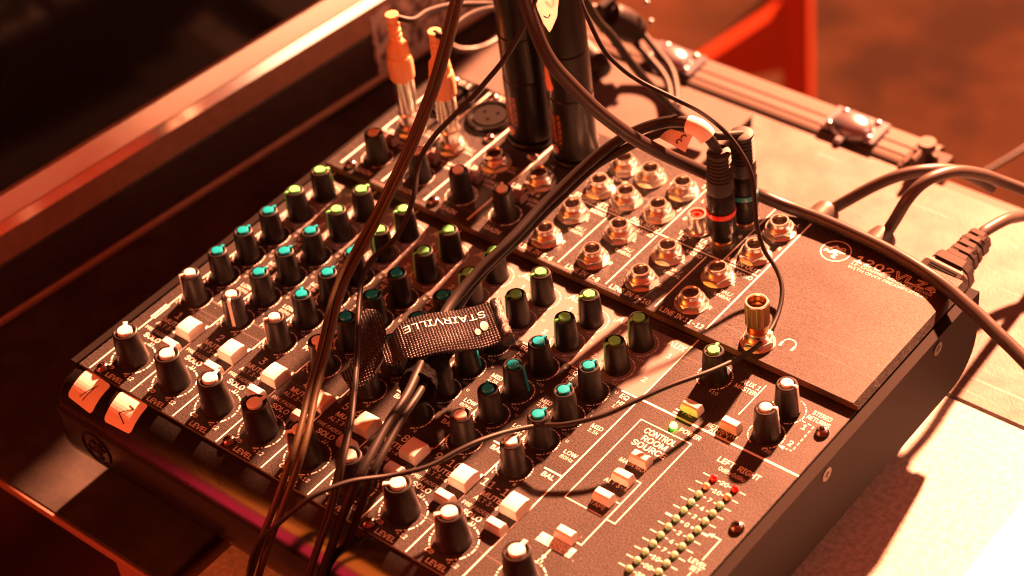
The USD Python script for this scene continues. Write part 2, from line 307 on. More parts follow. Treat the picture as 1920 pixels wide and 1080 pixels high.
lip.vertices = np.stack([-94.5+UX*(s_-237)+NX*d_, 237+UY*(s_-237)+NY*d_, z_], 1); lip.fix_normals(); part(mo, 'bevelled_lip', lip, 'bezel_gloss', False)
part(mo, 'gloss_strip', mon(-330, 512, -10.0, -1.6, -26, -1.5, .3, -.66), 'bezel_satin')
part(mo, 'screen_edge', mon(-330, 512, -1.4, -.3, -26, -6.6, .2), 'bezel')
part(mo, 'screen', mon(-330, 512, -.2, 330, -26, -7.6, .2, -.02), 'screen')
part(mo, 'back_shell', mon(-330, 512, -10, 330, -40, -27, 4, -.02), 'bezel_band')
lb = part(mo, 'printed_label', mon(264, 352, -58, -19, -1.2, .42, .1), 'label_print')
ps = text('STUDIO LIVE', 10.5, 270, -55, 0, True) + [line([(266, -22), (271, -27), (276, -26)], 1.6), line([(271, -27), (270.5, -34)], 1.8)] + [sbox(264.5, -58, 266.5, -20)]
m = flat(ps, 0.); V = m.vertices.copy(); d = .62
m.vertices = np.stack([-94.5+UX*(V[:, 0]-237)+NX*d, 237+UY*(V[:, 0]-237)+NY*d, V[:, 1]], 1); part(lb, 'label_lettering', m, 'label_silver', False)

# ------------------------------------------------------------------ MIXER
P, Z2 = 24.4, 3.2
mx = thing('audio_mixer', 'black compact audio mixer with many knobs and jack sockets on the table', 'audio mixer', (130, 105, TZ))
def sidepoly(y0, y1, z0, z1, rr):
    a = [(y0+6, z0), (y1-rr, z0)] + [(y1-rr+rr*math.sin(q), z0+rr-rr*math.cos(q)) for q in np.linspace(.15, math.pi/2, 8)] + [(y1, z1), (y0, z1), (y0, z0+6)]
    return Polygon(a)
part(mx, 'chassis', extr_x(sidepoly(-1, 226, -38, -1.4, 16), -6.2, 266.6), 'case_paint', 40)
part(mx, 'control_panel', cbox(-6.0, 266.4, -.9, 146.4, -1.3, 0, .35), 'panel')
plate = trimesh.convex.convex_hull(np.array([(x, y, z) for y in (146.6, 226.4) for x, z in ((-6, .02), (-6, Z2-.5), (-5.5, Z2), (264.6, Z2), (266.9, .9), (266.9, .02))]))
part(mx, 'jack_plate', plate, 'panel', 20)
part(mx, 'plate_front_edge', cbox(-6, 266.6, 146.42, 146.58, .02, Z2-.25, .05), 'edge_paint')
part(mx, 'side_cheek', [extr_x(sidepoly(-1, 227.5, -38.5, .2, 18), 267.3, 271.4), extr_x(sidepoly(-1, 227.2, -38, -.6, 18), 266.7, 267.2)], 'case_paint', 40)
part(mx, 'side_cheek', extr_x(sidepoly(-1, 227.5, -38.5, .1, 18), -10.3, -6.7), 'case_paint', 40)
# hand rest along the front, rounded at its ends
aa = np.radians(np.linspace(6, 66, 13)); RR = 15.6/(math.sin(aa[-1])-math.sin(aa[0]))
hp = np.array([(-1.1, -38.4), (-1.1, -.8)]+[(-1.2-RR*(math.sin(q)-math.sin(aa[0])), -.85-RR*(math.cos(aa[0])-math.cos(q))) for q in aa]+[(-17.1, -13.6), (-17.1, -30), (-16.2, -34.5), (-13.6, -37.6), (-9, -38.4)])
nrm = np.roll(hp, -1, 0)-np.roll(hp, 1, 0); nrm = np.stack([nrm[:, 1], -nrm[:, 0]], 1); nrm /= np.linalg.norm(nrm, axis=1, keepdims=True); nrm[:2, 0] = 0
if ((hp+nrm*.1)[:, 0].min() < hp[:, 0].min()): nrm = -nrm
secs = [(-10.8+7*(1-math.cos(q)), 7*(1-math.sin(q))) for q in np.linspace(0.15, math.pi/2, 7)]
secs += [(272-(x+10.8), d) for x, d in secs[::-1]]
V = np.vstack([np.c_[np.full(len(hp), x), hp+nrm*d] for x, d in secs]); n = len(hp); F = []
for i in range(len(secs)-1):
    for j in range(n): k = (j+1) % n; F += [[i*n+j, i*n+k, i*n+n+k], [i*n+j, i*n+n+k, i*n+n+j]]
for o in (0, (len(secs)-1)*n):
    for j in range(1, n-1): F.append([o, o+j, o+j+1] if o else [o, o+j+1, o+j])
hr = trimesh.Trimesh(V, F, process=False); hr.fix_normals()
hrp = part(mx, 'hand_rest', hr, 'rest_plastic', 45)
em = extr(unary_union(runner(0, 0, 8.4)), .5); V = em.vertices.copy(); em.vertices = np.stack([V[:, 0]+15, -17.1-V[:, 2], V[:, 1]-23.0], 1); em.fix_normals()
part(hrp, 'embossed_emblem', em, 'hole', False)
for x in (14, 250):
    for y in (16, 205): part(mx, 'rubber_foot', at(trimesh.creation.cylinder(9, 22, sections=28), x, y, TZ+11.05), 'rubber')
# printed colour zone of the auxiliary rows
part(mx, 'grey_printed_zone', flat([sbox(-1.2, 107.6, 195.0, 141)], .04), 'grey_print', False)

# knobs ------------------------------------------------------------
def knob(x, y, z0, ang, cap, big=False, name='knob'):
    rb, rt, h = (6.4, 5.1, 15.3) if big else (4.95, 4.05, 14.2)
    b = lathe([(0, .05), (rb+.25, .05), (rb+.25, .7), (rb, 1.1), (rt+.35, h*.72), (rt+.1, h-.9), (rt-.12, h-.25), (rt-.45, h), (rt-.85, h), (rt-1.0, h-.25), (rt-1.05, h-.75), (0, h-.75)], 40)
    lab = {'cap_white': 'knob with a white cap', 'cap_teal': 'knob with a teal cap', 'cap_green': 'knob with a pale green cap'}[cap]
    a = -math.radians(ang+RNG.uniform(-4, 4)); x += RNG.uniform(-.12, .12); y += RNG.uniform(-.12, .12); k = part(mx, name, at(b, x, y, z0, a), 'knob_plastic', 30, label=lab)
    rc = rt*.60; disc = lathe([(0, h-.7), (rc, h-.7), (rc, h+.35), (rc-.35, h+.75), (0, h+.95)], 28)
    w = .62 if not big else .85
    arm = cbox(-w, w, rc*.6, rt+.06, h-.65, h+.42, .25)
    rid = trimesh.convex.convex_hull(np.array([(sx*w, yy, zz) for sx in (-1, 1) for yy, zz in ((rt-.5, h+.3), (rt+.32, h+.1), (rt+.55, h*.72), (rb+.32, 1.4), (rb-.6, 1.4))]))
    part(k, 'pointer_cap', at(trimesh.util.concatenate([disc, arm, rid]), x, y, z0, a), cap, 35)
def ticks(x, y, r, out, big=False):
    for i in range(11):
        a = math.radians(-150+30*i)
        ln = .95 if not big else 1.25
        tx, ty = math.cos(a), -math.sin(a); px, py = x+r*math.sin(a), y+r*math.cos(a)
        out.append(line([(px-tx*ln, py-ty*ln), (px+tx*ln, py+ty*ln)], .5 if not big else .62))
        a += math.radians(15)
        if i < 10: out.append(Point(x+r*math.sin(a), y+r*math.cos(a)).buffer(.32 if not big else .42, 6))
ink = []
ROWS = [('cap_white', 53.45, (-150, 150, -140, 140, 0, 0, -20, 0)), ('cap_teal', 69.5, (0, 5, -40, -42, 0, -46, -44, 2)), ('cap_teal', 84.7, (0, 3, 0, 12, 0, 65, 72, 4)),
        ('cap_teal', 100.0, (2, 0, -28, -44, 16, 0, 6, 3)), ('cap_green', 116.2, (-150, -146, 178, -150, -150, -148, -150, -150)), ('cap_green', 131.7, (42, 10, -150, -150, -150, -150, -148, -150))]
for cap, y, angs in ROWS:
    for i, a in enumerate(angs):
        knob(i*P+6.9, y, 0, a, cap); ticks(i*P+6.9, y, 6.9, ink)
for i, a in enumerate((-44, -14, -4, 12, -140, -60, -128, -136)): knob(i*P+11.1, 13.9, 0, a, 'cap_white', True, 'level_knob'); ticks(i*P+11.1, 13.9, 9.0, ink, True)
knob(212.8, 13.7, 0, 0, 'cap_white', True, 'level_knob'); ticks(212.8, 13.7, 9.0, ink, True)
for x, a in ((12.3, 25), (37.4, 10), (61.2, -42), (85.2, -44)): knob(x, 161.2, Z2, a, 'cap_white', False, 'gain_knob')
knob(212.0, 132.6, 0, -12, 'cap_green'); knob(244.8, 132.8, 0, 85, 'cap_white'); knob(245.2, 118.2, 0, 62, 'cap_white')
for x, y in ((212, 132.6), (244.8, 132.8), (245.2, 118.2)): ticks(x, y, 6.9, ink)

# buttons ------------------------------------------------------------
def button(name, x, y, z0, wx, wy, h, m, dome_=.0):
    hw, hh = wx/2, wy/2; pts = [(sx*hw, sy*hh, 0) for sx in (-1, 1) for sy in (-1, 1)] + [(sx*hw, sy*hh, h*.42) for sx in (-1, 1) for sy in (-1, 1)]
    for sx in (-1, 1):
        for sy in (-1, 1): pts += [(sx*(hw-.55), sy*(hh-.25), h-.25), (sx*(hw-.9), sy*(hh-.6), h)]
        if dome_: pts += [(sx*(hw-.7), q*hh*.5, h+dome_) for q in (-1, 0, 1)]
    return part(mx, name, at(trimesh.convex.convex_hull(np.array(pts)), x, y, z0+.05), m, 25)
for i in range(8):
    if i == 3: button('mute_button', i*P+20.2, 37.9, 0, 8.4, 8.6, 2.2, 'button_white', .3)
    else: button('mute_button', i*P+20.2, 37.7, 0, 8.4, 8.6, 4.3, 'button_white', .35)
    button('solo_button', i*P+20.3, 26.5, 0, 8.0, 4.5, 3.4, 'button_white', .35)
for x, y in ((214.9, 81.4), (214.9, 70.8), (214.9, 59.3), (214.6, 37.5), (215.3, 113.2), (232.6, 113.6)): button('push_button', x, y, 0, 8.0, 4.3, 3.6, 'button_white', .3)
for i in range(4): button('low_cut_button', i*P+10.0, 172.4, Z2, 7.0, 4.8, 3.0, 'button_dark', .3)

# screws ------------------------------------------------------------
dom = lathe([(0, .05), (2.7, .05), (2.7, .6), (2.35, 1.5), (1.7, 2.0), (1.05, 2.15), (1.0, 1.1), (0, 1.1)], 24)
for x, y, z in [(4.8, 3, 0), (77.6, 3, 0), (150.8, 2.6, 0), (223.5, 2.6, 0), (261.7, 130.2, 0), (261.9, 75, 0), (5.5, 150.9, Z2), (53.6, 151.4, Z2), (46.2, 197.6, Z2), (29.0, 221.2, Z2), (71.0, 197.4, Z2), (5.2, 221.8, Z2), (95.2, 221, Z2)]:
    part(mx, 'screw', at(dom, x, y, z), 'screw_black')
cs = lathe([(0, .02), (2.9, .02), (2.95, .25), (2.6, .36), (0, .3)], 28)
for y in (117.8, 196.0, 38):
    V = at(cs, 0, 0, 0); W = V.vertices.copy(); V.vertices = np.stack([271.4+W[:, 2], y+W[:, 0], -5.2+W[:, 1]], 1)
    cr = trimesh.util.concatenate([cbox(271.69, 271.8, y-1.7, y+1.7, -5.55, -4.85, .03), cbox(271.7, 271.79, y-.35, y+.35, -6.9, -3.5, .03)])
    k = part(mx, 'side_screw', V, 'screw_dark'); part(k, 'cross_slot', cr, 'hole', False)

# sockets ------------------------------------------------------------
hexm = trimesh.creation.cylinder(7.0, 2.6, sections=6)
def nutmesh():
    """hexagon nut with its corners turned off"""
    top = [(5.7*math.cos(a), 5.7*math.sin(a), 2.6) for a in np.linspace(0, 2*np.pi, 36, endpoint=False)]
    pts = top + [(6.5*math.cos(k*np.pi/3), 6.5*math.sin(k*np.pi/3), z) for k in range(6) for z in (0, 1.9)]
    return trimesh.convex.convex_hull(np.array(pts))
NUT = nutmesh()
def jack(x, y, open_=True, rz=None, name='line_jack'):
    rz = RNG.uniform(0, 1) if rz is None else rz
    sl = lathe([(3.05, 0), (4.7, 0), (4.7, 3.1), (5.1, 3.3), (5.1, 3.5), (4.3, 4.3), (4.0, 4.5), (4.0, 6.0), (3.75, 6.35), (3.3, 6.35), (3.05, 6.0), (3.05, 0)], 36)
    k = part(mx, name, at(sl, x, y, Z2+.05), 'nickel', 30)
    part(k, 'nut', [at(NUT, x, y, Z2+.45, rz), at(trimesh.creation.annulus(4.8, 6.9, .42, sections=36), x, y, Z2+.23)], 'nickel', 25)
    part(k, 'bore', at(lathe([(0, .3), (3.0, .3), (3.0, 5.2), (2.9, 5.2), (2.9, .4), (0, .4)], 24), x, y, Z2), 'gold_inside', 30)
    part(k, 'bore_floor', at(trimesh.creation.cylinder(2.85, .6, sections=24), x, y, Z2+.75), 'hole')
JACKS = [(109.2, 195.6), (109.2, 213), (123.1, 213), (123.1, 195.6), (139.8, 213), (139.6, 195.8)] + [(109.3+i*24.5, y) for i in range(4) for y in (158.6, 176.8)] + [(188, 213.2), (187.8, 195.7), (84.3, 186), (59.8, 185.7), (35.8, 184.6), (11.6, 184.6)]
for x, y in JACKS: jack(x, y)
jack(217, 154.6, name='headphone_jack')
def xlr(x, y, female=True):
    rg = lathe([(8.6, 0), (10.9, 0), (10.9, 1.5), (10.3, 2.3), (9.2, 2.3), (8.9, 1.7), (8.6, 1.7), (8.6, 0)], 44)
    k = part(mx, 'microphone_socket', at(rg, x, y, Z2+.05), 'adapter_black', 30)
    part(k, 'socket_floor', at(trimesh.creation.cylinder(8.65, .3, sections=40), x, y, Z2+.25), 'hole')
    ins = extr(Point(0, 0).buffer(7.5, 24).difference(unary_union([sbox(a-.75, b-.75, a+.75, b+.75) for a, b in ((-3.1, 1.8), (3.1, 1.8), (0, -3.2))])), 1.7)
    part(k, 'insert', at(ins, x, y, Z2+.4, .35), 'case_paint', 25)
for i in range(4): xlr(12.4+i*P+(.2 if i == 1 else 0), 209.4)
for x, y in ((159.2, 196.4), (160.4, 211.4), (171.6, 196.2), (172.6, 210.6)):
    sh = lathe([(2.9, 0), (5.4, 0), (5.4, .8), (4.15, 1.0), (4.15, 8.6), (3.9, 8.9), (3.0, 8.9), (2.9, 8.6), (2.9, 0)], 32)
    k = part(mx, 'tape_socket', at(sh, x, y, Z2+.05), 'nickel', 30)
    part(k, 'insert', at(lathe([(1.1, 0), (2.85, 0), (2.85, 8.2), (1.1, 8.2), (1.1, 0)], 24), x, y, Z2+.1), 'ring_red' if y < 200 else 'cap_white', 30)

# meter lamps ------------------------------------------------------------
led = lathe([(0, .05), (1.36, .05), (1.36, .6), (1.25, 1.1), (.9, 1.6), (.45, 1.85), (0, 1.92)], 24)
for x in (241.75, 251.05):
    for i in range(12): part(mx, 'meter_lamp', at(led, x, 89.4-4.64*i, 0), 'led_red' if i == 0 else 'led_amber' if i == 1 else 'led_green', label=('red' if i == 0 else 'amber' if i == 1 else 'green')+' meter lamp')
part(mx, 'power_lamp', at(led, 214.2, 102.8, 0), 'led_lit', label='glowing green power lamp')

# printing on the control panel ------------------------------------------------------------
NUMS = ['1', '2', '3', '4', '5-6', '7-8', '9-10', '11-12']
for i in range(9):
    x = i*P
    ink += [line([(x, 0), (x, 146)], .62), sbox(x-1.5, 33.2, x+.31, 44.2)] if 0 < i < 8 else [line([(x, 0), (x, 146)], .62)]
    if i == 0: ink.append(sbox(x-1.4, 35, x+1.0, 44))
for i, nme in enumerate(NUMS):
    x = i*P
    ink += text(nme, 3.6, x+8.6, 40.2, .5, False) + text('MUTE', 2.35, x+9.2, 36.1, .5) + text('ALT 3-4', 2.0, x+9.2, 33.2, .5, False)
    ink += text('PRE FADER', 1.7, x+7.6, 29.1, .5, False) + text('SOLO', 2.35, x+8.8, 25.4, .5) + text('U', 2.0, x+11.6, 22.4, .5)
    ink += [ring(x+5.9, 5.3, 1.0, .42), ring(x+7.6, 5.3, 1.0, .42)] + text('LEVEL', 2.3, x+8.6, .5, 0) + text('+12', 1.9, x+15.6, 4.2, 0, False)
    st = i >= 4
    ink += text('BAL' if st else 'PAN', 2.2, x+19.9, 56.0, .5) + [line([(x+16, 59.6), (x+24.3, 59.6)], .8)]
    ink += text('LOW', 1.9, x+20.0, 69.4, .5) + text('80Hz', 1.7, x+20.0, 66.9, .5, False) + text('MID', 1.9, x+20, 85.6, .5) + text('2.5k', 1.7, x+20, 83.2, .5, False)
    ink += text('HI', 1.9, x+19.6, 100.6, .5) + text('12k', 1.7, x+19.8, 98.2, .5, False) + text('EQ', 2.2, x+19, 103.8, .5) + [line([(x+16, 107.2), (x+24.3, 107.2)], .8)]
    ink += text('AUX', 2.9, x+19.4, 137.0, .5) + text('1', 2.6, x+20.2, 131, .5) + text('2', 2.6, x+19.6, 115.4, .5)
    for y in (69.5, 84.7, 100): ink += text('-15', 1.3, x+2.1, y-7.6, .5, False) + text('+15', 1.3, x+12.0, y-8.0, .5, False) + text('U', 1.3, x+14.9, y+4.6, .5, False)
    for y in (116.2, 131.7): ink += text('+15', 1.3, x+12.0, y-8.0, .5, False) + text('U', 1.3, x+14.9, y+4.6, .5, False)
    ink += text('L', 1.5, x+1.6, 46.8, .5, False) + text('R', 1.5, x+12.2, 46.0, .5, False)
ink += [line([(196.6, 107.4), (266.2, 107.4)], .95), line([(202, 52.3), (202, 99), (224.9, 99), (224.9, 52.3), (221.2, 52.3)], .5), line([(201.8, 52.5), (218.9, 52.5)], .5),
        line([(219.0, 73.2), (221.2, 73.2)], .5), line([(221.0, 73.2), (221.0, 37.8), (218.8, 37.8)], .5), line([(219, 60.8), (221, 60.8)], .5), line([(230.9, 139.5), (230.9, 121)], .5)]
ink += fit_text('CONTROL', 2.7, 206.4, 220.4, 94.2) + text('ROOM', 2.7, 213.4, 90.6, .5) + text('SOURCE', 2.7, 213.4, 87.0, .5) + fit_text('POWER', 2.1, 217.1, 226.4, 101.8)
ink += fit_text('LEFT', 2.5, 237.4, 244.4, 97.4) + fit_text('RIGHT', 2.5, 246.3, 255.5, 97.4) + fit_text('0dB=0dBu', 1.9, 240.2, 251.4, 94.0, False)
ink += fit_text('STEREO', 2.1, 253.2, 261.2, 136.2) + fit_text('RETURNS', 2.1, 252.6, 262.2, 133.2) + fit_text('RETURN TO', 2.1, 224.3, 237.2, 109.7, False) + text('AUX 1', 2.1, 230.4, 108.0-.1, .5, False)
ink += fit_text('MAIN MIX', 2.0, 207.4, 219.4, 77.6, False) + fit_text('ALT 3-4', 2.0, 208.8, 219.0, 66.6, False) + fit_text('TAPE', 2.0, 211.2, 217.6, 55.0, False)
ink += fit_text('AUX 1', 2.3, 222, 230.2, 135.4) + fit_text('MASTER', 2.1, 221, 230.4, 132.2) + fit_text('PRE', 2.1, 212.9, 217.4, 109.9, False) + [line([(209.6, 110.6), (211.6, 110.6)], .7), line([(209.6, 108.9), (211.6, 108.9)], .7)]
ink += text('1', 2.6, 254.7, 127.6, .5) + text('2', 2.6, 255.0, 118.0, .5) + text('+20', 1.6, 249.6, 110.6, .5, False) + text('+10', 1.6, 216.4, 124.6, .5, False) + text('U', 2.0, 213.4, 22.6, .5)
for a, b in (((252.2, 131.2), (257.3, 131)), ((257.4, 131), (257.5, 116.4)), ((257.5, 116.4), (254, 116.1))):
    a, b = np.array(a), np.array(b); n = max(2, int(np.linalg.norm(b-a)/2.4))
    for k in range(n): ink.append(line([a+(b-a)*(k/n), a+(b-a)*((k+.6)/n)], .5))
ink += [Polygon([(251.6, 116.1), (254.2, 117.0), (254.2, 115.2)]), Polygon([(212.3, 26.6), (214.2, 26.6), (213.2, 24.4)]), line([(213.2, 31), (213.2, 26.4)], .5)]
asg = sbox(205.7, 30.6, 221.2, 35.0).difference(unary_union([p.buffer(.01) for p in text('ASSIGN', 1.7, 213.5, 33.0, .5, False)+text('TO MAIN MIX', 1.7, 213.5, 31.0, .5, False)])); ink.append(asg)
for i, s in enumerate(['20', '10', '7', '4', '2', '0', '2', '4', '7', '10', '20', '30']):
    y = 89.4-4.64*i; w = .9 if i == 5 else .45
    ink += text(s, 1.9, 246.4, y-.9, .5) + [line([(236.8, y+.4), (239.6, y+.4)], w), line([(243.6, y+.2), (244.7, y+.2)], w), line([(248.2, y), (249.2, y)], w), line([(253, y-.1), (255.6, y-.1)], w)]
ink += fit_text('LEVEL', 2.1, 256.2, 263.3, 53.0) + fit_text('SET', 2.1, 258.6, 262.4, 50.2) + [line([(256.8, 67.2), (260.2, 67.2), (260.2, 56)], .5), Polygon([(255.0, 67.2), (257.2, 68.2), (257.2, 66.2)]), line([(260.2, 49.4), (260.2, 38)], .5)]
part(mx, 'printed_lettering', flat(ink, .09), 'white_ink', False)
# printing on the jack plate ------------------------------------------------------------
k2 = []
for i in range(4):
    x = i*P
    k2 += [line([(x+.3, 150), (x+.3, 168)], 1.1), line([(x+.3, 176), (x+.3, 224)], 1.1)]
    k2 += text('GAIN', 2.4, x+9.4, 149.6, 0) + text(f'LINE IN {i+1}', 2.4, x+1.6, 177.4, 0) + text('LOW CUT', 1.7, x+14.0, 174.0, 0) + text('100Hz', 1.6, x+15.0, 171.4, 0)
    k2 += text('BAL/', 1.6, x+19.4, 186.6, .5, False) + text('UNBAL', 1.6, x+19.4, 184.2, .5, False) + text(f'MIC {i+1}', 3.0, x+2, 221.4, 0) + text('U', 1.7, x+5.2, 168.0, .5)
    ticks(x+12.0, 161.2, 6.9, k2)
    X = i*24.5
    k2 += [line([(98.2+X, 149.4), (98.2+X, 224 if i == 0 else 184.6)], .9 if i == 0 else .6)]
    k2 += text('L', 2.0, 116.9+X, 176.4, .5) + text('R', 2.0, 116.9+X, 159.4, .5) + text('BAL/', 1.8, 117.4+X, 170.2, .5, False) + text('UNBAL', 1.8, 117.4+X, 167.6, .5, False) + fit_text('MONO', 2.0, 113.8+X, 121.4+X, 182.2)
for s, a, b in (('LINE IN 5-6', 102.4, 119.6), ('LINE IN 7-8', 126.9, 143.6), ('LINE IN 9-10', 149.4, 168.9), ('LINE IN 11-12', 174.2, 194.6)): k2 += fit_text(s, 2.5, a, b, 148.5)
k2 += [line([(196.1, 149.4), (196.1, 224.2)], .8), line([(98.6, 185.8), (195.8, 185.8)], .6), line([(147.3, 186.4), (147.3, 219.4)], .6), line([(178.7, 186.4), (178.7, 224)], .6)]
k2 += fit_text('STEREO RETURNS', 2.5, 101.6, 126.2, 186.9) + fit_text('AUX SEND', 2.4, 131.6, 146.1, 186.8) + fit_text('MAIN OUT', 2.3, 179.4, 194.9, 187.0)
k2 += text('2', 2.2, 145.2, 201.6, .5) + text('1', 2.2, 145.4, 219.4, .5) + text('2', 2.4, 115.8, 201.2, .5) + text('MONO', 1.7, 112.6, 204.2, .5) + text('R', 1.9, 150.6, 198.4, .5) + text('L', 1.9, 150.6, 211.6, .5)
k2 += fit_text('TAPE', 2.1, 153.4, 160.2, 190.2) + text('IN', 2.1, 156.8, 187.3, .5) + fit_text('TAPE', 2.1, 163.4, 170.4, 190.6) + text('OUT', 2.1, 166.8, 187.6, .5) + text('R', 1.9, 176.4, 201, .5) + text('L', 1.9, 176.4, 214, .5)
k2 += text('L', 2.0, 192.6, 219.2, .5) + text('R', 2.0, 193.8, 203.2, .5)
k2 += runner(213.6, 215.1, 6.35) + fit_text('1202', 3.9, 222.6, 239.4, 213.9)
vlz = unary_union([p.buffer(.02) for p in fit_text('VLZ4', 3.9, 240.2, 258.9, 213.9)]); k2.append(vlz.buffer(.12).difference(vlz.buffer(-.28)))
k2 += fit_text('12-CHANNEL MIC/LINE MIXER', 1.45, 222.4, 258.8, 211.8, False) + fit_text('WITH ONYX PREAMPLIFIERS', 1.45, 222.4, 258.2, 209.5, False)
k2 += [ring(227.5, 160.0, 3.0, .55).difference(sbox(220, 150, 235, 159.4)), line([(224.7, 159.8), (224.9, 157.4)], 1.1), line([(230.3, 159.8), (230.1, 157.4)], 1.1)]
part(mx, 'printed_lettering', flat(k2, Z2+.06), 'white_ink', False)

# ------------------------------------------------------------------ paper stickers on the hand rest
def on_rest(m, lift=.25):
    V = m.vertices.copy(); ys = hp[1:15, 0][::-1]; zs = hp[1:15, 1][::-1]
    V[:, 2] = np.interp(V[:, 1], ys, zs)+lift; m.vertices = V; return m
def grid_poly(poly, z=0):
    cells = [poly.intersection(sbox(-5, y, 60, y+1.2)) for y in np.arange(-18, 2, 1.2)]; return flat([c for c in cells if not c.is_empty], z)
for x0, stroke, nm in ((-1.2, [[(4.6, -11.0), (9.2, -5.0), (6.8, -11.6)]], 'left'), (20.6, [[(28.6, -4.6), (31.6, -5.2), (26.4, -9.0), (31.2, -11.2)]], 'right')):
    s = thing('paper_sticker', f"rounded orange paper sticker marked {'with a pointed arrow-like stroke' if nm == 'left' else 'with a hooked L-like stroke'} on the front edge", 'sticker', (x0+8, -7, -3))
    poly = affinity.rotate(sbox(x0+1.6, -11.6, x0+13.9, -2.6).buffer(1.6), -4 if nm == 'left' else 2)
    part(s, 'paper', on_rest(grid_poly(poly)), 'sticker_paper', True)
    part(s, 'pen_mark', on_rest(grid_poly(unary_union([line(q, .45) for q in stroke])), .36), 'pen', False)

# ------------------------------------------------------------------ phantom power adapters standing in the microphone sockets
def on_cyl(polys, cx, cy, r, a0, z0):
    """flat lettering (u along the turn, v upwards) wrapped on an upright cylinder; a0 is the angle of u = 0"""
    m = flat(polys, 0.); V = m.vertices.copy(); a = a0+V[:, 0]/r
    m.vertices = np.stack([cx+r*np.cos(a), cy+r*np.sin(a), z0+V[:, 1]], 1); return m
def adapter(i, label, x, y, drop):
    s = thing('phantom_power_adapter', label, 'adapter', (x, y, Z2+2), None)
    part(s, 'lower_barrel', at(lathe([(0, 0), (8.4, 0), (8.4, 2.2), (9.6, 2.6), (9.9, 3.4), (9.9, 33.6), (9.5, 34.2), (0, 34.2)], 56), x, y, Z2+.75), 'adapter_black', 30)
    part(s, 'middle_barrel', at(lathe([(0, 34.3), (9.45, 34.3), (9.75, 34.9), (9.75, 56), (9.4, 56.6), (0, 56.6)], 56), x, y, Z2+.75), 'adapter_black', 30)
    part(s, 'upper_barrel', at(lathe([(0, 56.7), (9.3, 56.7), (9.55, 57.3), (9.55, 96), (9.0, 98.5), (8.2, 102), (7.4, 128), (5, 150), (0, 150)], 56), x, y, Z2+.75), 'adapter_black', 30)
    a0 = math.radians(-104)
    ps = []
    for k, (q, h) in enumerate((('PHANTOM POWER', 1.35), ('ADAPTER FOR', 1.5), ('9 TO 52 VOLTS', 1.5))): ps += text(q, h, (k-1)*2.7+1, 8.5, 0, False, 90)
    ps += [ring(-1, 4.2, 2.0, .5), line([(-2, 3.4), (0, 5)], .5)]
    ps += [line([(q, 6.0), (q, 6.0)], .1) for q in ()]
    part(s, 'barrel_lettering', on_cyl(ps, x, y, 9.97, a0, Z2+4), 'orange_ink', False)
    if drop:
        d = unary_union([Point(0, 0).buffer(3.3), Polygon([(-3.2, .6), (-1.2, 9), (-.4, 10), (.8, 9), (3.2, .6)])]); cells = [d.intersection(sbox(-4+q, -5, -3+q, 12)) for q in range(8)]
        part(s, 'drop_mark', on_cyl([c for c in cells if not c.is_empty], x, y, 9.83, math.radians(-112), Z2+42), 'orange_ink', True)
    else:
        d = affinity.scale(ring(0, 0, 4.2, .35), .55, 1); part(s, 'oval_mark', on_cyl([d], x, y, 9.64, math.radians(-128), Z2+82), 'orange_ink', True)
adapter(0, 'black upright adapter with an oval outline mark, left of the pair', 61.4, 209.4, False)
adapter(1, 'black upright adapter with a solid orange drop mark, right of the pair', 85.8, 209.4, True)

